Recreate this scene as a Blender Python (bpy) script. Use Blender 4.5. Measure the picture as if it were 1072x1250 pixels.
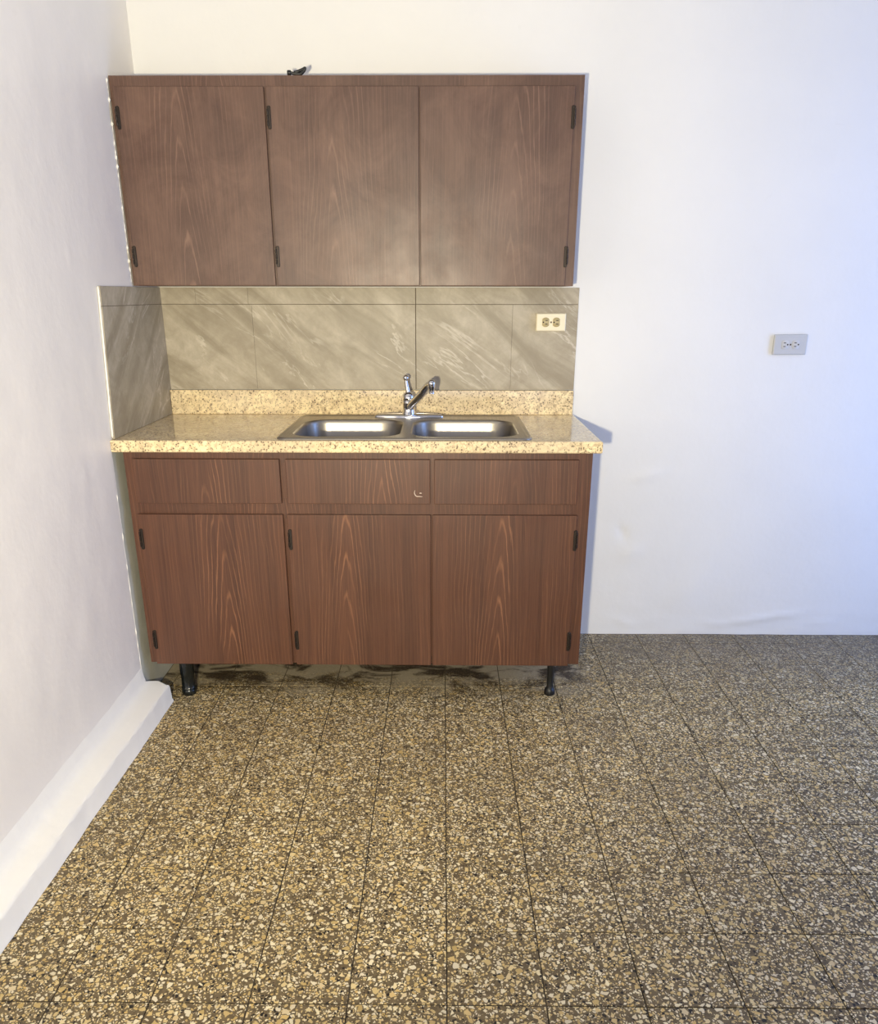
import bpy, bmesh, math, random
from mathutils import Vector, Matrix, noise as mnoise

random.seed(7)
S = bpy.context.scene
for o in list(bpy.data.objects):
    bpy.data.objects.remove(o, do_unlink=True)
C = S.collection

# ------------------------------------------------------------------ camera
# world: x to the right from the left wall, y = 0 at the back wall (negative towards the viewer), z up, metres
cd = bpy.data.cameras.new('camera')
cam = bpy.data.objects.new('camera', cd); C.objects.link(cam)
cd.sensor_fit = 'VERTICAL'; cd.sensor_height = 36.0
cd.lens = 980.47 / 1250 * 36.0
cd.shift_y = (729.94 - 625) / 1250
cd.shift_x = (536 - 530.0) / 1250
cd.clip_start = 0.05
cam.matrix_world = (Matrix.Translation((1.0345, -3.1143, 1.3357)) @ Matrix.Rotation(0.0102, 4, 'Z')
                    @ Matrix.Rotation(math.pi / 2 - 0.3617, 4, 'X') @ Matrix.Rotation(0.0009, 4, 'Z'))
S.camera = cam

# ------------------------------------------------------------------ light
RX, RY, RZ = 3.6, -5.0, 2.6            # room: right wall, rear wall, ceiling
w = bpy.data.worlds.new('world'); S.world = w; w.use_nodes = True
w.node_tree.nodes['Background'].inputs[0].default_value = (0.62, 0.76, 1.0, 1)
w.node_tree.nodes['Background'].inputs[1].default_value = 0.25

def lamp(name, kind, loc, rot, power, color, **kw):
    l = bpy.data.lights.new(name, kind); l.energy = power; l.color = color
    for k, v in kw.items(): setattr(l, k, v)
    o = bpy.data.objects.new(name, l); C.objects.link(o); o.location = loc; o.rotation_euler = rot
    return o
# warm hand lamp beside the viewer, a little left, aimed at the upper left of the kitchen
wl = lamp('warm_lamp', 'SPOT', (0.83, -3.4, 1.21), (0, 0, 0), 328, (1.0, 0.887, 0.61), shadow_soft_size=0.03,
          spot_size=math.radians(106), spot_blend=1.0)
wl.rotation_euler = (Vector((0.30, 0, 1.36)) - wl.location).to_track_quat('-Z', 'Y').to_euler()
# cool daylight through the open doorway in the right wall
lamp('doorway_daylight', 'AREA', (RX + 0.10, -0.95, 1.10), (0, math.radians(90), 0), 35, (0.24, 0.43, 1.0),
     shape='RECTANGLE', size=2.0, size_y=0.9)
# soft fill lamp added behind the viewer to lift the wall shadows
lamp('rear_fill', 'AREA', (1.15, RY - 0.08, 1.2), (math.radians(-90), 0, math.radians(180)), 36, (0.87, 0.87, 1.0),
     shape='RECTANGLE', size=1.9, size_y=2.1)
S.view_settings.view_transform = 'Standard'
S.view_settings.look = 'None'
S.view_settings.exposure = -0.05
S.view_settings.gamma = 1.0
S.view_settings.use_curve_mapping = False

# ------------------------------------------------------------------ node helpers
def srgb(r, g, b):
    f = lambda c: (c / 255 / 12.92) if c / 255 <= 0.04045 else ((c / 255 + 0.055) / 1.055) ** 2.4
    return (f(r), f(g), f(b), 1)

class NT:
    def __init__(s, name):
        s.m = bpy.data.materials.new(name); s.m.use_nodes = True
        s.t = s.m.node_tree; s.b = s.t.nodes['Principled BSDF']
    def n(s, kind, **kw):
        x = s.t.nodes.new(kind)
        for k, v in kw.items(): setattr(x, k, v)
        return x
    def put(s, sock, v):
        if isinstance(v, bpy.types.NodeSocket): s.t.links.new(v, sock)
        elif v is not None: sock.default_value = v
    def math(s, op, a, b=None, c=None, clamp=False):
        x = s.n('ShaderNodeMath', operation=op, use_clamp=clamp)
        for i, v in enumerate((a, b, c)): 
            if v is not None: s.put(x.inputs[i], v)
        return x.outputs[0]
    def vmath(s, op, a, b=None):
        x = s.n('ShaderNodeVectorMath', operation=op)
        s.put(x.inputs[0], a)
        if b is not None: s.put(x.inputs[1], b)
        return x.outputs[0]
    def sep(s, v):
        x = s.n('ShaderNodeSeparateXYZ'); s.put(x.inputs[0], v); return x.outputs
    def comb(s, a, b, c):
        x = s.n('ShaderNodeCombineXYZ')
        for i, v in enumerate((a, b, c)): s.put(x.inputs[i], v)
        return x.outputs[0]
    def coord(s): return s.n('ShaderNodeTexCoord').outputs['Object']
    def pos(s): return s.n('ShaderNodeNewGeometry').outputs['Position']
    def rnd(s): return s.n('ShaderNodeObjectInfo').outputs['Random']
    def noise(s, v, scale, detail=3, rough=0.55, dist=0.0):
        x = s.n('ShaderNodeTexNoise'); s.put(x.inputs['Vector'], v)
        x.inputs['Scale'].default_value = scale; x.inputs['Detail'].default_value = detail
        x.inputs['Roughness'].default_value = rough; x.inputs['Distortion'].default_value = dist
        return x.outputs['Fac']
    def vor(s, v, scale, feature='F1', rand=1.0):
        x = s.n('ShaderNodeTexVoronoi', feature=feature); s.put(x.inputs['Vector'], v)
        x.inputs['Scale'].default_value = scale; x.inputs['Randomness'].default_value = rand
        return x.outputs
    def map(s, v, a, b, c=0.0, d=1.0):
        x = s.n('ShaderNodeMapRange'); s.put(x.inputs[0], v)
        for i, k in enumerate((a, b, c, d)): s.put(x.inputs[i + 1], k)
        return x.outputs[0]
    def mix(s, fac, a, b, mode='MIX'):
        x = s.n('ShaderNodeMix', data_type='RGBA', blend_type=mode)
        s.put(x.inputs[0], fac); s.put(x.inputs[6], a); s.put(x.inputs[7], b)
        return x.outputs[2]
    def ramp(s, fac, stops):
        x = s.n('ShaderNodeValToRGB'); s.put(x.inputs[0], fac)
        e = x.color_ramp.elements
        while len(e) < len(stops): e.new(0.5)
        for k, (p, c) in zip(e, stops): k.position = p; k.color = c
        return x.outputs[0]
    def bump(s, h, strength, dist):
        x = s.n('ShaderNodeBump'); s.put(x.inputs['Height'], h)
        x.inputs['Strength'].default_value = strength; x.inputs['Distance'].default_value = dist
        s.t.links.new(x.outputs[0], s.b.inputs['Normal'])
    def done(s, col=None, rough=0.5, metal=0.0, spec=0.5):
        if col is not None: s.put(s.b.inputs['Base Color'], col)
        s.put(s.b.inputs['Roughness'], rough); s.put(s.b.inputs['Metallic'], metal)
        s.put(s.b.inputs['Specular IOR Level'], spec)
        return s.m

def plain(name, col, rough=0.5, metal=0.0, spec=0.5, var=0.12, scale=60):
    t = NT(name); n = t.noise(t.coord(), scale, 3)
    c2 = tuple(max(0, v * (1 - var)) for v in col[:3]) + (1,)
    return t.done(t.mix(n, col, c2), rough, metal, spec)

# ------------------------------------------------------------------ materials
def wood(name, dark, mid, light, dust=0.0, rough=0.42, shift=0.0):
    t = NT(name); P = t.coord(); r = t.rnd()
    x, y, z = t.sep(P)
    off = t.math('MULTIPLY', r, 37.0)
    Po = t.vmath('ADD', P, t.comb(off, t.math('MULTIPLY', r, 11.0), t.math('MULTIPLY', r, 23.0)))
    # cones of growth rings cut by a flat panel: nested arches in the middle, straight lines to the sides
    xc = t.math('ADD', t.math('ADD', x, shift), t.math('MULTIPLY', t.math('SUBTRACT', t.math('FRACT', t.math('MULTIPLY', r, 7.3)), 0.5), 0.18))
    lw = t.noise(t.vmath('MULTIPLY', Po, (5.0, 5.0, 1.6)), 1.0, 2)
    xw = t.math('ADD', xc, t.math('MULTIPLY', t.math('SUBTRACT', lw, 0.5), 0.05))
    d = 0.016
    rr = t.math('SQRT', t.math('ADD', t.math('MULTIPLY', xw, xw), d * d))
    jag = t.noise(t.vmath('MULTIPLY', Po, (90.0, 90.0, 14.0)), 1.0, 4)
    taper = t.math('ADD', t.math('MULTIPLY', t.math('EXPONENT', t.math('MULTIPLY', t.math('MULTIPLY', xw, xw), -150.0)), 0.085), 0.012)
    ph = t.math('ADD', t.math('ADD', rr, t.math('MULTIPLY', z, taper)), t.math('MULTIPLY', jag, 0.0065))
    ph = t.math('ADD', ph, t.math('MULTIPLY', t.noise(t.vmath('MULTIPLY', Po, (30.0, 30.0, 1.0)), 1.0, 2), 0.016))
    f = t.math('FRACT', t.math('MULTIPLY', ph, 78.0))
    line = t.map(t.math('ABSOLUTE', t.math('SUBTRACT', f, 0.5)), 0.34, 0.5, 0.0, 1.0)
    pres = t.map(t.noise(t.vmath('MULTIPLY', Po, (16.0, 16.0, 2.4)), 1.0, 3), 0.38, 0.68)
    mid_ = t.math('ADD', t.math('MULTIPLY', t.math('EXPONENT', t.math('MULTIPLY', t.math('MULTIPLY', xw, xw), -180.0)), 0.75), 0.40)
    line = t.math('MULTIPLY', t.math('MULTIPLY', line, pres), mid_)
    streak = t.noise(t.vmath('MULTIPLY', Po, (210.0, 210.0, 2.6)), 1.0, 3, 0.6)
    band = t.noise(t.vmath('MULTIPLY', Po, (26.0, 26.0, 0.7)), 1.0, 3, 0.6)
    pore = t.noise(t.vmath('MULTIPLY', Po, (900.0, 900.0, 28.0)), 1.0, 2, 0.6)
    base = t.mix(t.map(t.math('ADD', t.math('MULTIPLY', streak, 0.5), t.math('MULTIPLY', band, 0.5)), 0.34, 0.66), dark, mid)
    col = t.mix(t.math('MULTIPLY', line, 0.80), base, light)
    col = t.mix(t.map(pore, 0.55, 0.72, 0.0, 0.30), col, tuple(v * 0.5 for v in dark[:3]) + (1,))
    if dust:
        sm = t.map(t.noise(t.vmath('MULTIPLY', t.pos(), (7.0, 7.0, 5.0)), 1.0, 5, 0.65, 0.6), 0.40, 0.75)
        col = t.mix(t.math('MULTIPLY', sm, dust), col, srgb(150, 118, 100))
    t.bump(streak, 0.12, 0.001)
    rg = t.map(t.noise(Po, 6.0, 4), 0.3, 0.7, rough - 0.05, rough + 0.08)
    return t.done(col, rg, 0, 0.45)

M = {}
LOW = (srgb(70, 43, 31), srgb(96, 61, 43), srgb(146, 101, 72))
UPP = (srgb(76, 54, 45), srgb(95, 69, 57), srgb(130, 100, 84))
M['wood_low'] = wood('wood_low', *LOW)
M['wood_up'] = wood('wood_up', *UPP, dust=0.32, rough=0.40)
M['wood_low_rail'] = wood('wood_low_rail', *LOW, shift=0.35)          # straight grain of the narrow frame pieces
M['wood_up_rail'] = wood('wood_up_rail', *UPP, dust=0.25, rough=0.40, shift=0.35)
M['inside'] = plain('inside', srgb(96, 72, 58), 0.7)

def paint(name, col, rough, spec, lump, left=False):
    t = NT(name); P = t.pos()
    n1 = t.noise(P, 2.6, 4); n2 = t.noise(P, 38.0, 4)
    c = t.mix(t.map(n1, 0.35, 0.7), col, tuple(v * 0.965 for v in col[:3]) + (1,))
    # faint scuffs
    sc = t.map(t.noise(t.vmath('MULTIPLY', P, (7, 7, 5)), 1.0, 6, 0.7, 1.5), 0.66, 0.80, 0, 0.10)
    c = t.mix(sc, c, srgb(150, 148, 150))
    if left:
        x, y, z = t.sep(P)
        yy = t.math('ADD', y, t.math('MULTIPLY', t.math('SUBTRACT', t.noise(P, 30.0, 3), 0.5), 0.012))
        bare = t.math('MULTIPLY', t.math('GREATER_THAN', yy, -0.616), t.math('LESS_THAN', z, 0.872))
        gc = t.mix(t.map(t.noise(P, 9.0, 5), 0.3, 0.7), srgb(192, 193, 180), srgb(210, 209, 198))
        c = t.mix(bare, c, gc)
    h = t.math('ADD', t.math('MULTIPLY', n2, 0.35), t.math('MULTIPLY', t.noise(P, 9.0, 3), 1.0))
    t.bump(h, lump, 0.006)
    return t.done(c, rough, 0, spec)
M['wall'] = paint('wall_paint', srgb(233, 233, 232), 0.55, 0.35, 0.30)
M['wall_left'] = paint('wall_left_paint', srgb(245, 240, 233), 0.42, 0.40, 0.26, left=True)
M['ceil'] = plain('ceiling_paint', srgb(236, 236, 234), 0.8)
M['ledge'] = paint('ledge_paint', srgb(246, 244, 238), 0.45, 0.4, 0.35)
M['caulk'] = plain('white_caulk', srgb(240, 238, 230), 0.5)

def terrazzo():
    t = NT('terrazzo'); P = t.coord(); r = t.rnd(); W = t.pos()
    Po = t.vmath('ADD', P, t.comb(t.math('MULTIPLY', r, 31.0), t.math('MULTIPLY', r, 17.0), t.math('MULTIPLY', r, 5.0)))
    x, y, z = t.sep(Po)
    wob = t.n('ShaderNodeTexNoise'); t.put(wob.inputs['Vector'], Po); wob.inputs['Scale'].default_value = 120
    wv = t.vmath('SCALE', t.vmath('SUBTRACT', wob.outputs['Color'], (0.5, 0.5, 0.5))); 
    wv.node.inputs['Scale'].default_value = 0.0045
    Q = t.vmath('ADD', t.vmath('MULTIPLY', Po, (1, 1, 0)), wv)
    Q = t.vmath('MULTIPLY', Q, (1, 1, 0))
    matrix = t.mix(t.map(t.noise(Po, 55.0, 5, 0.65), 0.3, 0.7), srgb(84, 71, 49), srgb(130, 112, 80))
    def chips(scale, keep, e0, e1, offs):
        q = t.vmath('ADD', Q, offs)
        de = t.vor(q, scale, 'DISTANCE_TO_EDGE')['Distance']
        cc = t.sep(t.vor(q, scale, 'F1')['Color'])
        thr = t.map(cc[1], 0, 1, e0, e1)
        m = t.map(t.math('SUBTRACT', de, thr), 0.0, 0.035)
        m = t.math('MULTIPLY', m, t.math('GREATER_THAN', cc[0], 1 - keep))
        return m, cc
    m2, c2 = chips(150.0, 0.80, 0.08, 0.22, (3.1, 1.7, 0))
    m1, c1 = chips(80.0, 0.84, 0.09, 0.30, (0, 0, 0))
    mb, cb = chips(125.0, 0.30, 0.10, 0.26, (7.7, 4.2, 0))
    tones = [(0.0, srgb(200, 170, 106)), (0.3, srgb(234, 211, 154)), (0.6, srgb(250, 236, 194)), (0.85, srgb(232, 218, 184)), (1.0, srgb(220, 186, 112))]
    k2 = t.ramp(c2[2], tones); k1 = t.ramp(c1[2], tones)
    col = t.mix(m2, matrix, k2)
    col = t.mix(mb, col, srgb(26, 23, 20))
    col = t.mix(m1, col, k1)
    # grime in clouds, tile to tile tone
    g = t.map(t.noise(t.vmath('MULTIPLY', W, (3.2, 3.2, 1)), 1.0, 6, 0.68), 0.44, 0.78, 0.0, 0.26)
    col = t.mix(g, col, srgb(92, 80, 62))
    col = t.mix(t.math('MULTIPLY', r, 0.12), col, srgb(80, 68, 52))
    # cement residue and dark damp grime left under the sink cabinet
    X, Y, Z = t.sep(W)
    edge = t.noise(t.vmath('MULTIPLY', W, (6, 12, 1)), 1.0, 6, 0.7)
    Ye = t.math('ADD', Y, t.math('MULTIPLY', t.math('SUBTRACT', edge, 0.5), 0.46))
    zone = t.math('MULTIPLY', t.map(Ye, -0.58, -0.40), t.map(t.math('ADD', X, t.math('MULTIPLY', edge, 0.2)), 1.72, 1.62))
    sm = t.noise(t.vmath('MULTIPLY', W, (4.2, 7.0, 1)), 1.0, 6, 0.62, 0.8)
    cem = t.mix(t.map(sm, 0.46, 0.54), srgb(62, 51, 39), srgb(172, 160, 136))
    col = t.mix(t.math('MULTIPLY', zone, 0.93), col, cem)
    # grey worn film by the back wall, right of the cabinet
    film = t.math('MULTIPLY', t.map(Ye, -0.60, -0.10, 0.0, 0.60), t.map(X, 1.5, 1.75))
    col = t.mix(film, col, t.mix(sm, srgb(84, 78, 72), srgb(126, 118, 108)))
    rg = t.map(t.noise(W, 14.0, 4), 0.3, 0.7, 0.42, 0.66)
    t.bump(t.noise(Po, 260.0, 2), 0.10, 0.0008)
    return t.done(col, rg, 0, 0.35)
M['terrazzo'] = terrazzo()
def floor_joint():
    t = NT('floor_joint'); W = t.pos(); X, Y, Z = t.sep(W)
    n = t.noise(W, 24.0, 4)
    c = t.mix(t.map(n, 0.35, 0.65), srgb(40, 34, 28), srgb(84, 74, 58))
    c = t.mix(t.map(t.math('ADD', Y, t.math('MULTIPLY', n, 0.2)), -0.42, -0.30, 0.0, 0.8), c, srgb(104, 95, 80))   # filled with cement by the wall
    return t.done(c, 0.9, 0, 0.2)
M['grout'] = floor_joint()

def marble():
    t = NT('marble_tile'); W = t.pos(); r = t.rnd()
    x, y, z = t.sep(W)
    u = t.math('SUBTRACT', x, y)                                  # runs on round the corner
    ca, sa = math.cos(math.radians(-38)), math.sin(math.radians(-38))
    a = t.math('ADD', t.math('MULTIPLY', u, ca), t.math('MULTIPLY', z, sa))
    b = t.math('SUBTRACT', t.math('MULTIPLY', z, ca), t.math('MULTIPLY', u, sa))
    V = t.comb(t.math('MULTIPLY', a, 2.2), t.math('MULTIPLY', b, 10.0), t.math('MULTIPLY', r, 0.35))
    n1 = t.noise(V, 1.0, 6, 0.62, 0.7)
    V2 = t.comb(t.math('MULTIPLY', a, 1.6), t.math('MULTIPLY', b, 6.0), t.math('ADD', t.math('MULTIPLY', r, 0.4), 4.0))
    n2 = t.noise(V2, 1.0, 5, 0.6, 1.2)
    col = t.ramp(n1, [(0.26, srgb(136, 126, 107)), (0.42, srgb(158, 148, 128)), (0.54, srgb(180, 170, 150)), (0.68, srgb(198, 189, 170)), (0.8, srgb(212, 204, 186))])
    blot = t.noise(t.vmath('MULTIPLY', W, (9, 9, 9)), 1.0, 5, 0.65, 1.0)
    col = t.mix(t.map(blot, 0.38, 0.66, 0.0, 0.45), col, srgb(142, 131, 112))
    vein = t.map(t.math('ABSOLUTE', t.math('SUBTRACT', n2, 0.5)), 0.0, 0.016, 0.62, 0.0)
    vein = t.math('MULTIPLY', vein, t.map(t.noise(t.vmath('MULTIPLY', W, (5, 5, 5)), 1.0, 2), 0.45, 0.6))
    col = t.mix(vein, col, srgb(222, 214, 198))
    fine = t.noise(t.vmath('MULTIPLY', W, (60, 60, 60)), 1.0, 4, 0.6)
    col = t.mix(t.map(fine, 0.35, 0.75, 0, 0.16), col, srgb(112, 102, 84))
    return t.done(col, t.map(n1, 0.3, 0.7, 0.40, 0.52), 0, 0.35)
M['marble'] = marble()
M['tile_grout'] = plain('tile_grout', srgb(96, 86, 70), 0.9)

def granite():
    t = NT('granite'); P = t.pos()
    n1 = t.noise(P, 30.0, 5, 0.6, 0.6); n2 = t.noise(P, 130.0, 4, 0.62)
    col = t.mix(t.map(n1, 0.38, 0.62), srgb(246, 227, 182), srgb(222, 200, 158))
    col = t.mix(t.map(t.noise(P, 90.0, 4, 0.6), 0.50, 0.60, 0, 0.70), col, srgb(186, 164, 130))
    col = t.mix(t.map(t.noise(P, 5.0, 2), 0.42, 0.62, 0, 0.5), col, srgb(206, 188, 158))
    v = t.vor(P, 135.0); cc = t.sep(v['Color'])
    sp = t.math('MULTIPLY', t.math('GREATER_THAN', cc[0], 0.58), t.map(v['Distance'], 0.46, 0.28))
    sp = t.math('MULTIPLY', sp, t.map(n1, 0.40, 0.54))
    col = t.mix(sp, col, t.mix(cc[1], srgb(84, 68, 54), srgb(138, 120, 100)))
    col = t.mix(t.map(n2, 0.57, 0.64, 0, 0.8), col, srgb(100, 84, 68))
    return t.done(col, 0.10, 0, 0.5)
M['granite'] = granite()

def steel(name, col, rough):
    t = NT(name); P = t.coord()
    n = t.noise(t.vmath('MULTIPLY', P, (300, 8, 8)), 1.0, 3)
    return t.done(col, t.map(n, 0.3, 0.7, rough * 0.85, rough * 1.2), 1.0)
M['steel'] = steel('brushed_steel', (0.345, 0.32, 0.285, 1), 0.35)
M['chrome'] = steel('chrome', (0.72, 0.72, 0.74, 1), 0.08)
M['hinge'] = plain('bronze_hinge', srgb(52, 44, 38), 0.42, 0.6)
M['screw'] = plain('hinge_screw', srgb(104, 92, 78), 0.35, 0.9)
M['black'] = plain('black_plastic', srgb(22, 23, 24), 0.42)
M['black_gloss'] = plain('black_glossy_plastic', srgb(22, 26, 26), 0.2)
M['cream'] = plain('cream_plate', srgb(240, 230, 200), 0.4, var=0.04)
M['tan'] = plain('tan_socket', srgb(182, 166, 122), 0.45)
M['grey_plate'] = plain('grey_white_plate', srgb(196, 197, 198), 0.4, var=0.04)
M['grey_socket'] = plain('grey_white_socket', srgb(202, 202, 202), 0.4, var=0.04)
M['slot'] = plain('dark_slot', srgb(40, 34, 28), 0.7)
M['scratch'] = plain('pale_scratch', srgb(206, 186, 170), 0.6)

# ------------------------------------------------------------------ mesh helpers
def new_mesh(name, bm, mat, smooth=False):
    me = bpy.data.meshes.new(name)
    bmesh.ops.recalc_face_normals(bm, faces=bm.faces)
    bm.to_mesh(me); bm.free()
    me.materials.append(mat)
    if smooth:
        for p in me.polygons: p.use_smooth = True
        if smooth != True: me.set_sharp_from_angle(angle=math.radians(smooth))
    return me
def link(name, me, parent=None, loc=(0, 0, 0), rot=(0, 0, 0)):
    o = bpy.data.objects.new(name, me); C.objects.link(o)
    o.location = loc; o.rotation_euler = rot
    if parent is not None: o.parent = parent
    return o
def empty(name, loc, label, cat, group=None):
    o = bpy.data.objects.new(name, None); C.objects.link(o); o.location = loc
    o.empty_display_size = 0.05
    o['label'] = label; o['category'] = cat
    if group: o['group'] = group
    return o
def struct(o, label=None):
    o['kind'] = 'structure'
    if label: o['label'] = label
    return o
def box(bm, x0, x1, y0, y1, z0, z1, bev=0.0, seg=2):
    t = bmesh.new()
    vs = [t.verts.new((x, y, z)) for x in (x0, x1) for y in (y0, y1) for z in (z0, z1)]
    for q in ((0, 1, 3, 2), (4, 6, 7, 5), (0, 4, 5, 1), (2, 3, 7, 6), (0, 2, 6, 4), (1, 5, 7, 3)):
        t.faces.new([vs[i] for i in q])
    if bev: bmesh.ops.bevel(t, geom=list(t.edges), offset=bev, segments=seg, affect='EDGES', profile=0.5)
    merge(bm, t)
def merge(bm, t, mat=None):
    if mat is not None: bmesh.ops.transform(t, matrix=mat, verts=t.verts)
    mp = {v: bm.verts.new(v.co) for v in t.verts}
    for f in t.faces:
        try: bm.faces.new([mp[v] for v in f.verts])
        except ValueError: pass
    t.free()
def lathe(bm, prof, n=24, mat=None):
    """prof: (radius, height) from bottom to top, about z"""
    t = bmesh.new(); rings = []
    for r, z in prof:
        rings.append([t.verts.new((r * math.cos(2 * math.pi * k / n), r * math.sin(2 * math.pi * k / n), z)) for k in range(n)])
    for a, b in zip(rings, rings[1:]):
        for k in range(n): t.faces.new((a[k], a[(k + 1) % n], b[(k + 1) % n], b[k]))
    t.faces.new(list(reversed(rings[0]))); t.faces.new(rings[-1])
    merge(bm, t, mat)
def tube(bm, pts, radii, n=14, flat=1.0):
    """a swept tube with rounded closed ends"""
    P = [Vector(p) for p in pts]; t = bmesh.new(); rings = []
    up = Vector((0.13, 0.21, 0.97))
    for i, p in enumerate(P):
        d = (P[min(i + 1, len(P) - 1)] - P[max(i - 1, 0)]).normalized()
        a = d.cross(up).normalized(); b = a.cross(d).normalized()
        rings.append([t.verts.new(p + radii[i] * (a * math.cos(2 * math.pi * k / n) + b * flat * math.sin(2 * math.pi * k / n))) for k in range(n)])
    for a, b in zip(rings, rings[1:]):
        for k in range(n): t.faces.new((a[k], a[(k + 1) % n], b[(k + 1) % n], b[k]))
    t.faces.new(rings[0]); t.faces.new(rings[-1])
    merge(bm, t)
def ball(bm, c, r, sz=1.0):
    t = bmesh.new(); bmesh.ops.create_uvsphere(t, u_segments=20, v_segments=12, radius=r)
    merge(bm, t, Matrix.Translation(c) @ Matrix.Diagonal((1, 1, sz, 1)))
def rrect(x0, x1, y0, y1, r, n=8):
    out = []
    for cx, cy, a0 in ((x1 - r, y1 - r, 0), (x0 + r, y1 - r, 90), (x0 + r, y0 + r, 180), (x1 - r, y0 + r, 270)):
        for k in range(n + 1):
            a = math.radians(a0 + 90 * k / n); out.append((cx + r * math.cos(a), cy + r * math.sin(a)))
    return out
def loop(bm, pts, z): return [bm.verts.new((x, y, z)) for x, y in pts]
def bridge(bm, a, b):
    n = len(a)
    for k in range(n): bm.faces.new((a[k], a[(k + 1) % n], b[(k + 1) % n], b[k]))
def fill(bm, loops):
    es = []
    for l in loops:
        for k in range(len(l)):
            e = bm.edges.get((l[k], l[(k + 1) % len(l)])) or bm.edges.new((l[k], l[(k + 1) % len(l)]))
            es.append(e)
    bmesh.ops.triangle_fill(bm, use_beauty=True, use_dissolve=False, edges=es)
def spline(pts, n=8):
    P = [Vector(p) for p in pts]; Q = [P[0]] + P + [P[-1]]; out = []
    for i in range(1, len(Q) - 2):
        for k in range(n):
            s = k / n; a, b, c, d = Q[i - 1], Q[i], Q[i + 1], Q[i + 2]
            out.append(0.5 * ((2 * b) + (c - a) * s + (2 * a - 5 * b + 4 * c - d) * s * s + (3 * b - a - 3 * c + d) * s ** 3))
    out.append(P[-1]); return out

# ------------------------------------------------------------------ the room
def wall_grid(name, mat, fn, nu, nv):
    """fn(i/nu, j/nv) -> point"""
    vs = [fn(i / nu, j / nv) for j in range(nv + 1) for i in range(nu + 1)]
    fs = [(j * (nu + 1) + i, j * (nu + 1) + i + 1, (j + 1) * (nu + 1) + i + 1, (j + 1) * (nu + 1) + i) for j in range(nv) for i in range(nu)]
    me = bpy.data.meshes.new(name); me.from_pydata(vs, [], fs); me.materials.append(mat)
    for p in me.polygons: p.use_smooth = True
    return struct(link(name, me))

def ridge(x, z, cx, cz, ang, ln, wd, h):
    c, s = math.cos(ang), math.sin(ang); a = (x - cx) * c + (z - cz) * s; b = -(x - cx) * s + (z - cz) * c
    q = (a / ln) ** 2 + (b / wd) ** 2
    return h * math.exp(-q) if q < 12 else 0.0
RID = [(1.835, 0.672, 0.30, 0.06, 0.020, 0.0035), (1.757, 0.44, -1.05, 0.035, 0.016, -0.004), (1.80, 0.36, 0.6, 0.05, 0.03, 0.003),
       (2.30, 0.062, 0.10, 0.10, 0.010, 0.004), (2.42, 0.085, 0.14, 0.12, 0.009, 0.004), (2.16, 0.05, -0.12, 0.07, 0.008, 0.003),
       (2.60, 0.055, 0.05, 0.06, 0.008, 0.003), (1.80, 0.05, -0.4, 0.04, 0.008, 0.003), (2.05, 0.20, 1.0, 0.12, 0.06, 0.003)]
def back_pt(u, v):
    x, z = RX * u, RZ * v
    y = 0.0
    if x > 1.5:
        y -= 1.7 * sum(ridge(x, z, *k) for k in RID)
        y -= 0.0025 * mnoise.noise((x * 2.1, z * 1.7, 3.0))
        if z < 0.25: y -= 0.0022 * (1 - z / 0.25) * mnoise.noise((x * 9, z * 26, 1.0))
    return (x, y, z)
wall_back = wall_grid('wall_back', M['wall'], back_pt, 240, 174)
def left_pt(u, v):
    y, z = RY * u, RZ * v
    d = 0.0
    if y < -0.62 or z > 1.4:
        d = 0.0035 * max(-0.3, mnoise.noise((y * 2.4, z * 1.9, 8.0))) + 0.0012 * mnoise.noise((y * 11, z * 9, 2.0))
        k = mnoise.noise((y * 26, z * 22, 5.0))
        if k > 0.55: d += (k - 0.55) * 0.006
        d *= min(1.0, max(0.0, (-y - 0.0) / 0.3)) if z > 1.4 else 1.0
    return (d, y, z)
wall_left = wall_grid('wall_left', M['wall_left'], left_pt, 330, 174)

bm = bmesh.new(); box(bm, -0.1, RX + 0.1, RY - 0.1, 0.1, RZ, RZ + 0.1)
struct(link('ceiling', new_mesh('ceiling', bm, M['ceil'])))
# right wall with the open doorway (light comes through it)
bm = bmesh.new()
box(bm, RX, RX + 0.12, -0.45, 0.1, 0, RZ); box(bm, RX, RX + 0.12, RY - 0.1, -1.45, 0, RZ); box(bm, RX, RX + 0.12, -1.45, -0.45, 2.12, RZ)
struct(link('wall_right', new_mesh('wall_right', bm, M['wall'])))
# rear wall, its unseen wide opening shaped to let the fill lamp in
bm = bmesh.new()
box(bm, -0.1, 0.15, RY - 0.12, RY, 0, RZ); box(bm, 2.15, RX + 0.1, RY - 0.12, RY, 0, RZ); box(bm, 0.15, 2.15, RY - 0.12, RY, 2.3, RZ)
struct(link('wall_rear', new_mesh('wall_rear', bm, M['wall'])))

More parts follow.
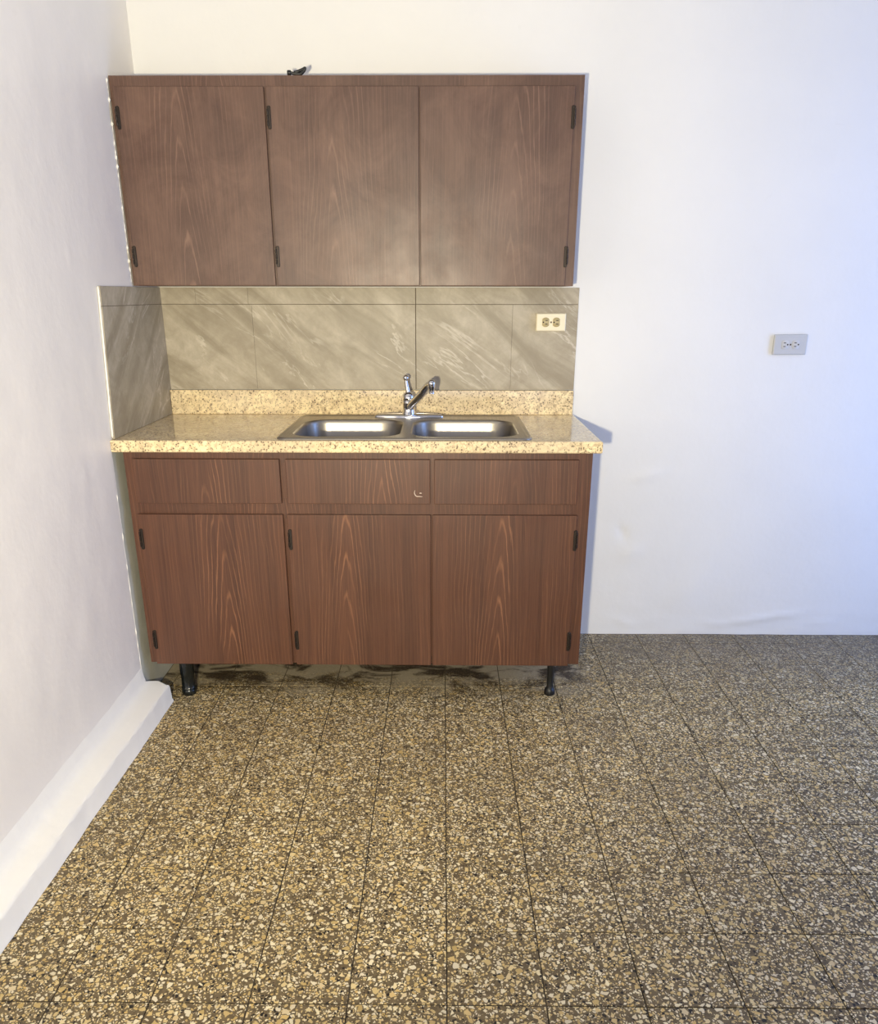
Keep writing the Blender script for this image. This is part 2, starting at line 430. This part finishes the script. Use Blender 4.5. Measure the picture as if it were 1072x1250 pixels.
# floor: dark joint bed with 20 cm terrazzo tiles laid on it
bm = bmesh.new(); box(bm, -0.1, RX + 0.3, RY - 0.3, 0.1, -0.08, -0.0016)
floor = struct(link('floor', new_mesh('floor', bm, M['grout'])))
GX, GY, T, J = 1.0486, -1.894, 0.2, 0.0014
def tile_mesh(w, d):
    bm = bmesh.new()
    h = 0.0
    a = [bm.verts.new(p) for p in ((-w / 2, -d / 2, -0.004), (w / 2, -d / 2, -0.004), (w / 2, d / 2, -0.004), (-w / 2, d / 2, -0.004))]
    e = 0.0006
    b = [bm.verts.new(p) for p in ((-w / 2, -d / 2, -e), (w / 2, -d / 2, -e), (w / 2, d / 2, -e), (-w / 2, d / 2, -e))]
    c = [bm.verts.new(p) for p in ((-w / 2 + e, -d / 2 + e, 0), (w / 2 - e, -d / 2 + e, 0), (w / 2 - e, d / 2 - e, 0), (-w / 2 + e, d / 2 - e, 0))]
    bridge(bm, a, b); bridge(bm, b, c); bm.faces.new(c)
    return new_mesh('floor_tile', bm, M['terrazzo'])
cache = {}; rest = []
for i in range(-6, 14):
    for j in range(-16, 11):
        x0, x1 = GX + i * T + J, GX + (i + 1) * T - J
        y0, y1 = GY + j * T + J, GY + (j + 1) * T - J
        x0, x1, y0, y1 = max(x0, 0.002), min(x1, RX), max(y0, RY), min(y1, -0.002)
        if x1 - x0 < 0.01 or y1 - y0 < 0.01: continue
        if y1 < -2.35:
            rest.append((x0, x1, y0, y1)); continue
        k = (round(x1 - x0, 4), round(y1 - y0, 4))
        if k not in cache: cache[k] = tile_mesh(*k)
        link('floor_tile', cache[k], floor, ((x0 + x1) / 2, (y0 + y1) / 2, random.uniform(-0.0002, 0.0002)))
bm = bmesh.new()
for x0, x1, y0, y1 in rest: box(bm, x0, x1, y0, y1, -0.004, 0.0)
o = link('floor_tiles_behind_viewer', new_mesh('floor_tiles_behind_viewer', bm, M['terrazzo']), floor); o['kind'] = 'stuff'

# thick painted ledge along the foot of the left wall, broken off just before the cabinet
bm = bmesh.new(); rings = []
ny = 150
for k in range(ny + 1):
    y = -0.622 + (RY + 0.001 + 0.622) * (k / ny) ** 1.3
    f = min(1.0, (-y - 0.622) / 1.2)
    wdt = 0.098 - 0.013 * f + 0.0025 * mnoise.noise((y * 7, 0.3, 1)) + 0.0012 * mnoise.noise((y * 31, 0.3, 1))
    ht = 0.066 + 0.0025 * mnoise.noise((y * 5, 2.3, 1))
    e = 0.012 * mnoise.noise((y * 3, 9, 4))
    sec = [(-0.004, 0.001), (wdt, 0.001), (wdt - 0.001, 0.006), (wdt - 0.004, 0.010), (wdt - 0.008, ht - 0.010), (wdt - 0.011, ht - 0.003), (wdt - 0.017, ht),
           (0.045, ht + 0.003), (0.026, ht + 0.008), (0.012, ht + 0.018), (0.006, ht + 0.034), (0.001, ht + 0.06), (-0.004, ht + 0.065)]
    ring = []
    for q, (x, z) in enumerate(sec):
        yy = y
        if k == 0: yy += (0.016 * mnoise.noise((x * 60, z * 40, 3)) + (0.02 if 0.03 < x < 0.07 and z > 0.05 else 0))
        ring.append(bm.verts.new((x + 0.0012 * mnoise.noise((y * 18, q, 0)), yy, z + (0.0016 * mnoise.noise((y * 15, q, 7)) if q > 1 else 0))))
    rings.append(ring)
for a, b in zip(rings, rings[1:]):
    for q in range(len(a)): bm.faces.new((a[q], a[(q + 1) % len(a)], b[(q + 1) % len(a)], b[q]))
bm.faces.new(rings[0]); bm.faces.new(rings[-1])
struct(link('baseboard_left', new_mesh('baseboard_left', bm, M['ledge'], 40)))

# marble-look wall tiles of the splashback (pieces of the walls)
def slab(name, x0, x1, y0, y1, z0, z1, mat, parent, bev=0.0008):
    c = ((x0 + x1) / 2, (y0 + y1) / 2, (z0 + z1) / 2)
    bm = bmesh.new(); box(bm, x0 - c[0], x1 - c[0], y0 - c[1], y1 - c[1], z0 - c[2], z1 - c[2], bev, 1)
    return link(name, new_mesh(name, bm, mat), parent, c)
ZS, ZR, ZT = 0.9995, 1.3005, 1.3575
g = 0.0006
rows = [(ZS, ZR - 0.0008, [0.008, 0.337, 0.9345, 1.288, 1.5265]), (ZR + 0.0008, ZT, [0.008, 0.1345, 0.326, 0.9350, 1.5262])]
for z0, z1, xs in rows:
    for a, b in zip(xs, xs[1:]):
        ga = 0.0013 if abs(a - 0.9345) < 0.01 else 0.00025
        gb = 0.0013 if abs(b - 0.9345) < 0.01 else 0.00025
        slab('wall_tile', a + ga, b - gb, -0.009, -0.003, z0, z1, M['marble'], wall_back, 0.0004)
slab('tile_bed', 0.007, 1.5255, -0.0075, -0.0002, ZS, ZT - 0.0005, M['tile_grout'], wall_back, 0)
# on the left wall the lower tile is cut with a slanting front edge
def side_tile(name, yt, yb, y1, z0, z1, x0, x1, mat):
    bm = bmesh.new(); zc = (z0 + z1) / 2; yc = (yt + y1) / 2
    for x in (x0, x1): bm.faces.new([bm.verts.new((x, p - yc, q - zc)) for p, q in ((yb, z0), (y1, z0), (y1, z1), (yt, z1))])
    bm.verts.ensure_lookup_table(); bridge(bm, bm.verts[0:4], bm.verts[4:8])
    return link(name, new_mesh(name, bm, mat), wall_left, (0, yc, zc))
side_tile('wall_tile', -0.556, -0.598, -0.0095, 0.9105, ZR - 0.0008, 0.003, 0.009, M['marble'])
side_tile('wall_tile', -0.552, -0.556, -0.0095, ZR + 0.0008, ZT, 0.003, 0.009, M['marble'])
side_tile('tile_bed', -0.550, -0.594, -0.008, 0.9105, ZT - 0.0005, 0.0002, 0.0075, M['tile_grout'])

def ragged(name, parent, pts, r0, r1, mat, seed):
    """an uneven bead of paint or caulk along a line"""
    bm = bmesh.new(); n = len(pts)
    P = [Vector(p) for p in pts]
    R = [r0 + (r1 - r0) * (0.5 + 0.5 * mnoise.noise((k * 0.45, seed, 0.0))) for k in range(n)]
    if r0 < 0.0005: R = [r1 * max(0.0, 1.6 * mnoise.noise((k * 0.5, seed, 0.0)) + 0.15) + r0 for k in range(n)]
    R[0] = R[-1] = r0 * 0.4
    tube(bm, P, [max(r0 * 0.4, q) for q in R], 8)
    return link(name, new_mesh(name, bm, mat, True), parent)
lerp = lambda a, b, n: [Vector(a).lerp(Vector(b), k / n) for k in range(n + 1)]
ragged('caulk_bead', wall_left, lerp((0.004, -0.555, 1.358), (0.004, -0.559, 1.301), 12) + lerp((0.004, -0.560, 1.298), (0.004, -0.601, 0.913), 50), 0.0022, 0.0042, M['caulk'], 2.0)
ragged('paint_bead', wall_left, lerp((0.001, -0.262, 1.955), (0.001, -0.262, 1.365), 90), 0.0003, 0.0042, M['caulk'], 5.0)
ragged('paint_edge', wall_left, lerp((0.0, -0.620, 0.868), (0.0, -0.622, 0.10), 60), 0.0003, 0.0022, M['caulk'], 9.0)

# ------------------------------------------------------------------ cabinets
def hinge_mesh(h):
    bm = bmesh.new()
    t = bmesh.new(); pts = rrect(-0.0055, 0.0055, -h / 2, h / 2, 0.0045, 5)
    a = [t.verts.new((x, 0, z)) for x, z in pts]; b = [t.verts.new((x, -0.0022, z)) for x, z in pts]
    c = [t.verts.new((x * 0.8, -0.0032, z * 0.97)) for x, z in pts]
    bridge(t, a, b); bridge(t, b, c); t.faces.new(c); t.faces.new(a); merge(bm, t)
    n = 3
    for k in range(n):
        z0 = -h * 0.36 + k * h * 0.25
        lathe(bm, [(0.0026, 0), (0.0032, 0.001), (0.0032, h * 0.21), (0.0026, h * 0.22)], 10, Matrix.Translation((-0.0045, -0.0036, z0)))
    lathe(bm, [(0.0005, 0), (0.0022, 0.002), (0.0022, 0.003)], 10, Matrix.Translation((-0.0045, -0.0036, h * 0.40)))
    return new_mesh('hinge', bm, M['hinge'], 35)
def screw_mesh():
    bm = bmesh.new(); lathe(bm, [(0.0021, 0), (0.0021, 0.0006), (0.0012, 0.0012)], 10, Matrix.Rotation(math.pi / 2, 4, 'X'))
    return new_mesh('screw', bm, M['screw'])
HM = {'u': hinge_mesh(0.064), 'b': hinge_mesh(0.070)}; SM = screw_mesh()

def panel(name, root, x0, x1, z0, z1, yf, th, mat, bev=0.0016):
    """a flat door or drawer front; its origin is at its own centre so that the grain is its own"""
    c = Vector(((x0 + x1) / 2, yf + th / 2, (z0 + z1) / 2)); w, h = x1 - x0, z1 - z0
    bm = bmesh.new(); box(bm, -w / 2, w / 2, -th / 2, th / 2, -h / 2, h / 2, bev, 2)
    return link(name, new_mesh(name, bm, mat), root, c - root.location)
def hinges(door, side, zs, kind):
    """side -1: on the left edge of the door"""
    w = door.dimensions.x if door.dimensions.x else 0.45
    xs = [v.co.x for v in door.data.vertices]; ys = [v.co.y for v in door.data.vertices]
    for z in zs:
        zz = z - (door.location.z + door.parent.location.z)
        hx = (min(xs) + 0.0065) if side < 0 else (max(xs) - 0.003)
        hg = link('hinge', HM[kind], door, (hx, min(ys) - 0.0002, zz))
        if side > 0: hg.scale = (-1, 1, 1)

def carcass(root, x0, x1, y0, y1, z0, z1, top, mat):
    bm = bmesh.new(); t = 0.016; r = root.location
    def b(*a): box(bm, a[0] - r.x, a[1] - r.x, a[2] - r.y, a[3] - r.y, a[4] - r.z, a[5] - r.z)
    b(x0, x0 + t, y0, y1, z0, z1); b(x1 - t, x1, y0, y1, z0, z1)
    b(x0 + t, x1 - t, y0, y1, z0, z0 + t); b(x0 + t, x1 - t, y1 - 0.006, y1, z0 + t, z1)
    if top: b(x0 + t, x1 - t, y0, y1 - 0.006, z1 - t, z1)
    return link('body', new_mesh('body', bm, mat), root)

# wall cabinet
YU = -0.2576
up = empty('wall_cabinet', (0.733, YU / 2, 1.3605), 'dusty brown wood veneer wall cabinet with three doors above the splashback', 'cabinet')
FF = 0.018; PD = 0.008
carcass(up, 0.002, 1.4655, YU + PD + FF, -0.001, 1.3605, 1.9625, True, M['wood_up'])
def rail(name, root, x0, x1, z0, z1, yf, mat): 
    o = panel(name, root, x0, x1, z0, z1, yf, FF - 0.0004, mat, 0.0003); return o
yf = YU + PD
rail('top_rail', up, 0.0022, 1.4655, 1.9180, 1.9628, yf, M['wood_up_rail'])
rail('bottom_rail', up, 0.0361, 1.4279, 1.3605, 1.385, yf, M['wood_up_rail'])
rail('stile', up, 0.0022, 0.036, 1.3605, 1.9179, yf, M['wood_up_rail'])
rail('stile', up, 1.428, 1.4655, 1.3605, 1.9179, yf, M['wood_up_rail'])
rail('stile', up, 0.468, 0.500, 1.3851, 1.9179, yf, M['wood_up_rail'])
rail('stile', up, 0.942, 0.974, 1.3851, 1.9179, yf, M['wood_up_rail'])
zt, zb = 1.9315, 1.3618
for (x0, x1, side) in ((0.0170, 0.4800, -1), (0.4865, 0.9565, -1), (0.9605, 1.4365, 1)):
    d = panel('door', up, x0, x1, zb, zt, YU - PD + 0.002, 2 * PD - 0.0025, M['wood_up'])
    hinges(d, side, (1.847, 1.450), 'u')

# sink base cabinet
YB = -0.5946
bs = empty('sink_base_cabinet', (0.7665, YB / 2, 0.0), 'brown wood veneer base cabinet with three doors and three drawer fronts under the granite counter', 'cabinet')
Z0, Z1 = 0.1365, 0.8722
carcass(bs, 0.024, 1.5085, YB + PD + FF, -0.012, Z0, Z1, False, M['wood_low'])
yf = YB + PD
rail('top_rail', bs, 0.0641, 1.4499, 0.835, Z1, yf, M['wood_low_rail'])
rail('middle_rail', bs, 0.0641, 1.4499, 0.652, 0.722, yf, M['wood_low_rail'])
rail('bottom_rail', bs, 0.0641, 1.4499, Z0, 0.165, yf, M['wood_low_rail'])
rail('stile', bs, 0.024, 0.064, Z0, Z1, yf, M['wood_low_rail'])
rail('stile', bs, 1.450, 1.5085, Z0, Z1, yf, M['wood_low_rail'])
for xa, xb in ((0.508, 0.550), (0.980, 1.022)):
    rail('stile', bs, xa, xb, 0.7221, 0.8349, yf, M['wood_low_rail']); rail('stile', bs, xa, xb, 0.1651, 0.6519, yf, M['wood_low_rail'])
for k, (x0, x1) in enumerate(((0.0535, 0.5195), (0.5385, 0.9955), (1.0095, 1.4645))):
    d = panel('drawer', bs, x0, x1, 0.7055, 0.8487, YB - PD + 0.002, 2 * PD - 0.0025, M['wood_low'])
    if k == 1:
        bm = bmesh.new()
        pts = spline([(-0.020, 0, 0.016), (-0.0215, 0, 0.006), (-0.016, 0, -0.003), (-0.006, 0, -0.004), (0.004, 0, -0.005)], 5)
        cx, cz = 0.9675 - d.location.x - bs.location.x, 0.735 - d.location.z
        ys = min(v.co.y for v in d.data.vertices)
        tube(bm, [p + Vector((cx, ys, cz)) for p in pts], [0.0007 + 0.0009 * math.sin(math.pi * q / (len(pts) - 1)) for q in range(len(pts))], 6)
        tube(bm, [Vector((cx - 0.006, ys, cz + 0.0065)), Vector((cx - 0.002, ys, cz + 0.0068)), Vector((cx + 0.002, ys, cz + 0.0065))], [0.0008, 0.0022, 0.0008], 6)
        o = link('scratch_mark', new_mesh('scratch_mark', bm, M['scratch']), d); o['label'] = 'pale hooked scratch'
for (x0, x1, side) in ((0.0480, 0.5205, -1), (0.5340, 0.9980, -1), (1.0035, 1.4700, 1)):
    d = panel('door', bs, x0, x1, 0.1360, 0.6690, YB - PD + 0.002, 2 * PD - 0.0025, M['wood_low'])
    hinges(d, side, (0.586, 0.228), 'b')
# adjustable legs: ribbed stem on a flared foot
def leg_mesh(r, rf, mat):
    bm = bmesh.new(); n = 32; t = bmesh.new(); rings = []
    prof = [(r * 1.15, 0.026), (r, 0.032), (r, 0.075), (r * 1.08, 0.078), (r * 1.08, 0.1362)]
    for q, z in prof:
        rings.append([t.verts.new(((q * (0.93 if k % 4 == 0 else 1)) * math.cos(2 * math.pi * k / n), (q * (0.93 if k % 4 == 0 else 1)) * math.sin(2 * math.pi * k / n), z)) for k in range(n)])
    for a, b in zip(rings, rings[1:]): bridge(t, a, b)
    t.faces.new(rings[0]); t.faces.new(rings[-1]); merge(bm, t)
    return new_mesh('leg', bm, mat, 40)
def foot_mesh(rf, mat):
    bm = bmesh.new(); lathe(bm, [(rf * 0.92, 0.0003), (rf, 0.003), (rf, 0.016), (rf * 0.9, 0.022), (rf * 0.65, 0.028)], 24)
    return new_mesh('foot', bm, mat, 40)
for (x, y, r, rf, m) in ((1.420, -0.548, 0.0115, 0.019, 'black'), (0.134, -0.556, 0.0225, 0.0255, 'black_gloss'), (1.420, -0.06, 0.0115, 0.019, 'black'), (0.137, -0.06, 0.0115, 0.019, 'black')):
    l = link('leg', leg_mesh(r, rf, M[m]), bs, (x - bs.location.x, y - bs.location.y, 0))
    link('foot', foot_mesh(rf, M[m]), l)

# ------------------------------------------------------------------ countertop
ct = empty('countertop', (0.766, -0.309, 0.8725), 'cream speckled granite countertop slab with upstand, on the base cabinet', 'countertop')
CX, CY, CZ = ct.location
SX0, SX1, SY0, SY1 = 0.5105, 1.3175, -0.598, -0.080      # sink rim outline
ZC0, ZC1 = 0.8727, 0.9094
cut = rrect(SX0 + 0.016 - CX, SX1 - 0.016 - CX, SY0 + 0.016 - CY, SY1 - 0.016 - CY, 0.03, 6)
def outl(d): return [(0.0095 - CX, -0.6186 + d - CY), (1.531 - d - CX, -0.6186 + d - CY), (1.531 - d - CX, -0.0095 - CY), (0.0095 - CX, -0.0095 - CY)]
bm = bmesh.new()
# the slab reaches the wall in front of the side tiles
def outl(d): return [(0.0015 - CX, -0.6186 + d - CY), (1.531 - d - CX, -0.6186 + d - CY), (1.531 - d - CX, -0.0105 - CY), (0.0015 - CX, -0.0105 - CY)]
a0 = loop(bm, outl(0.003), ZC0 - CZ); a1 = loop(bm, outl(0.0), ZC0 + 0.003 - CZ); a2 = loop(bm, outl(0.0), ZC1 - 0.004 - CZ)
a3 = loop(bm, outl(0.0013), ZC1 - 0.0013 - CZ); a4 = loop(bm, outl(0.004), ZC1 - CZ)
for p, q in ((a0, a1), (a1, a2), (a2, a3), (a3, a4)): bridge(bm, p, q)
i0 = loop(bm, cut, ZC0 - CZ); i1 = loop(bm, cut, ZC1 - CZ); bridge(bm, i1, i0)
fill(bm, [a4, i1]); fill(bm, [a0, i0])
link('slab', new_mesh('slab', bm, M['granite']), ct)
bm = bmesh.new(); box(bm, 0.0100 - CX, 1.5245 - CX, -0.0300 - CY, -0.0105 - CY, ZC1 + 0.0002 - CZ, 0.9985 - CZ, 0.0018, 2)
link('upstand', new_mesh('upstand', bm, M['granite']), ct)

# ------------------------------------------------------------------ sink
sk = empty('double_bowl_sink', (0.914, -0.339, ZC1), 'stainless steel double bowl sink set into the granite countertop', 'sink')
KX, KY = sk.location.x, sk.location.y
def rr_l(i, r): return rrect(SX0 + i - KX, SX1 - i - KX, SY0 + i - KY, SY1 - i - KY, r, 8)
bowls = [(0.5460, 0.9000), (0.9300, 1.2830)]
BY0, BY1 = -0.560, -0.190
bm = bmesh.new()
r0 = loop(bm, rr_l(0, 0.035), 0.0004); r1 = loop(bm, rr_l(0.001, 0.034), 0.0030); r2 = loop(bm, rr_l(0.006, 0.030), 0.0062); r3 = loop(bm, rr_l(0.012, 0.025), 0.0060); r4 = loop(bm, rr_l(0.016, 0.022), 0.0040)
for p, q in ((r0, r1), (r1, r2), (r2, r3), (r3, r4)): bridge(bm, p, q)
ins = []
for x0, x1 in bowls:
    l = loop(bm, rrect(x0 - KX, x1 - KX, BY0 - KY, BY1 - KY, 0.085, 10), 0.0040); ins.append(l)
fill(bm, [r4] + ins)
rim = link('rim', new_mesh('rim', bm, M['steel'], 12), sk)
for x0, x1 in bowls:
    bm = bmesh.new(); prev = None
    def bl(i, r, z): return loop(bm, rrect(x0 + i - KX, x1 - i - KX, BY0 + i - KY, BY1 - i - KY, max(r, 0.02), 10), z)
    for i, r, z in ((0, 0.085, 0.0040), (0.002, 0.084, 0.0030), (0.005, 0.081, -0.002), (0.007, 0.079, -0.010), (0.012, 0.076, -0.06), (0.018, 0.072, -0.12), (0.025, 0.068, -0.150), (0.038, 0.060, -0.166), (0.055, 0.05, -0.172), (0.12, 0.03, -0.176)):
        l = bl(i, r, z)
        if prev: bridge(bm, prev, l)
        prev = l
    bm.faces.new(prev)
    b = link('bowl', new_mesh('bowl', bm, M['steel'], True), sk)
    bm = bmesh.new(); lathe(bm, [(0.030, -0.1755), (0.044, -0.1752), (0.044, -0.1735), (0.036, -0.1728), (0.030, -0.174)], 28, Matrix.Translation(((x0 + x1) / 2 - KX, (BY0 + BY1) / 2 - KY, 0)))
    link('drain', new_mesh('drain', bm, M['chrome'], 40), b)

# ------------------------------------------------------------------ faucet
FX, FY, FZ = 0.911, -0.128, ZC1 + 0.0042
fa = empty('faucet', (FX, FY, FZ), 'chrome single lever kitchen faucet on the steel sink deck', 'faucet')
bm = bmesh.new(); prev = None                       # deck plate, tapering to both ends
for s, h in ((1.0, 0.0002), (1.0, 0.004), (0.97, 0.0075), (0.86, 0.011), (0.6, 0.0135)):
    pts = []
    for k in range(48):
        a = 2 * math.pi * k / 48; cx = math.copysign(abs(math.cos(a)) ** 0.75, math.cos(a)); q = abs(cx)
        pts.append((0.126 * cx * (s if s > 0.9 else s), 0.030 * math.sin(a) * (1 - 0.35 * q) * s))
    l = loop(bm, pts, h)
    if prev: bridge(bm, prev, l)
    else: bm.faces.new(l)
    prev = l
bm.faces.new(prev)
link('deck_plate', new_mesh('deck_plate', bm, M['chrome'], 40), fa)
bm = bmesh.new()
lathe(bm, [(0.026, 0.010), (0.0245, 0.016), (0.0225, 0.022), (0.0215, 0.045), (0.0225, 0.047), (0.0225, 0.058), (0.0205, 0.061)], 32)
link('body', new_mesh('body', bm, M['chrome'], 40), fa)
bm = bmesh.new()
lathe(bm, [(0.0205, 0.0605), (0.0222, 0.063), (0.0215, 0.074), (0.018, 0.084), (0.011, 0.090), (0.003, 0.092)], 32)
cap = link('cap', new_mesh('cap', bm, M['chrome'], 40), fa)
bm = bmesh.new()
pts = spline([(-0.001, 0.002, 0.086), (-0.005, 0.003, 0.105), (-0.008, 0.004, 0.122), (-0.0095, 0.004, 0.136)], 6)
tube(bm, pts, [0.0095 - 0.0045 * k / (len(pts) - 1) for k in range(len(pts))], 14)
ball(bm, (-0.0095, 0.004, 0.139), 0.0112)
link('lever', new_mesh('lever', bm, M['chrome'], True), fa)
hx, hy, hz = 0.9965 - FX, -0.285 - FY, 1.049 - FZ
bm = bmesh.new()
pts = spline([(0.004, -0.008, 0.036), (0.016, -0.030, 0.055), (hx * 0.55, hy * 0.55, 0.092), (hx * 0.82, hy * 0.82, hz - 0.010), (hx * 0.96, hy * 0.96, hz - 0.002)], 8)
tube(bm, pts, [0.0155 - 0.0045 * min(1, k / (len(pts) - 1) * 1.3) for k in range(len(pts))], 18)
sp = link('spout', new_mesh('spout', bm, M['chrome'], True), fa)
bm = bmesh.new(); ball(bm, (hx, hy, hz), 0.0135)
lathe(bm, [(0.0085, hz - 0.034), (0.0098, hz - 0.033), (0.0098, hz - 0.018), (0.0125, hz - 0.012), (0.0125, hz)], 24, Matrix.Translation((hx, hy, 0)))
link('aerator', new_mesh('aerator', bm, M['chrome'], 50), sp)

# ------------------------------------------------------------------ outlets
def outlet(loc, w, h, label, plate, sock, ground, yth, tilt=0.0):
    e = empty('wall_outlet', loc, label, 'outlet')
    e.rotation_euler = (0, tilt, 0)
    bm = bmesh.new(); prev = None
    for i, y in ((0.0006, 0.0), (0, -yth * 0.35), (0.0012, -yth * 0.8), (0.0040, -yth)):
        l = [bm.verts.new((x, y, z)) for x, z in rrect(-w / 2 + i, w / 2 - i, -h / 2 + i, h / 2 - i, 0.003, 3)]
        if prev: bridge(bm, prev, l)
        else: bm.faces.new(l)
        prev = l
    bm.faces.new(prev)
    pl = link('cover_plate', new_mesh('cover_plate', bm, M[plate]), e)
    for s in (-1, 1):
        bm = bmesh.new(); pts = []
        for k in range(32):
            a = 2 * math.pi * k / 32
            pts.append((max(-0.0125, min(0.0125, 0.0165 * math.cos(a))), 0.0165 * math.sin(a)))
        a_ = [bm.verts.new((x, -yth + 0.001, z)) for x, z in pts]; b_ = [bm.verts.new((x, -yth - 0.0012, z)) for x, z in pts]
        c_ = [bm.verts.new((x * 0.95, -yth - 0.0018, z * 0.95)) for x, z in pts]
        bridge(bm, a_, b_); bridge(bm, b_, c_); bm.faces.new(c_); bm.faces.new(a_)
        so = link('socket', new_mesh('socket', bm, M[sock], 40), e, (s * 0.0195, 0, 0))
        for dz in (-0.0062, 0.0062):
            bm = bmesh.new(); box(bm, -0.0042, 0.0042, -yth - 0.0024, -yth - 0.0010, dz - 0.0013, dz + 0.0013)
            link('slot', new_mesh('slot', bm, M['slot']), so, (-ground * 0.0025, 0, 0))
        bm = bmesh.new(); lathe(bm, [(0.0027, 0), (0.0027, 0.0014)], 14, Matrix.Rotation(math.pi / 2, 4, 'X'))
        link('ground_hole', new_mesh('ground_hole', bm, M['slot']), so, (ground * 0.0085, -yth - 0.0010, 0))
    bm = bmesh.new(); lathe(bm, [(0.0032, 0), (0.0032, 0.0008), (0.0018, 0.0016)], 14, Matrix.Rotation(math.pi / 2, 4, 'X'))
    link('screw', new_mesh('screw', bm, M['screw']), e, (0, -yth + 0.0002, 0))
    return e
outlet((1.4280, -0.0092, 1.2400), 0.109, 0.063, 'cream duplex outlet with tan sockets on the marble splashback tiles', 'cream', 'tan', -1, 0.011)
outlet((2.3120, -0.0030, 1.1630), 0.124, 0.072, 'grey white duplex outlet on the bare white wall', 'grey_plate', 'grey_socket', 1, 0.008, -0.01)

# ------------------------------------------------------------------ scrap of cable on the wall cabinet
sc = empty('cable_scrap', (0.582, -0.240, 1.9630), 'small curled scrap of black cable on top of wall cabinet', 'cable')
bm = bmesh.new()
pts = spline([(-0.026, -0.004, 0.0060), (-0.018, -0.004, 0.0075), (-0.006, -0.003, 0.0050), (0.012, 0.0, 0.0055), (0.020, 0.002, 0.012), (0.026, 0.002, 0.021), (0.016, 0.004, 0.0175), (0.002, 0.006, 0.013), (-0.010, 0.006, 0.0105)], 8)
tube(bm, pts, [0.0042] * len(pts), 12)
link('cord', new_mesh('cord', bm, M['black'], True), sc)
bm = bmesh.new(); lathe(bm, [(0.0055, -0.006), (0.0072, -0.004), (0.0072, 0.004), (0.0055, 0.006)], 14, Matrix.Translation((-0.023, -0.004, 0.0075)) @ Matrix.Rotation(math.pi / 2, 4, 'Y'))
link('end_plug', new_mesh('end_plug', bm, M['black'], 40), sc)
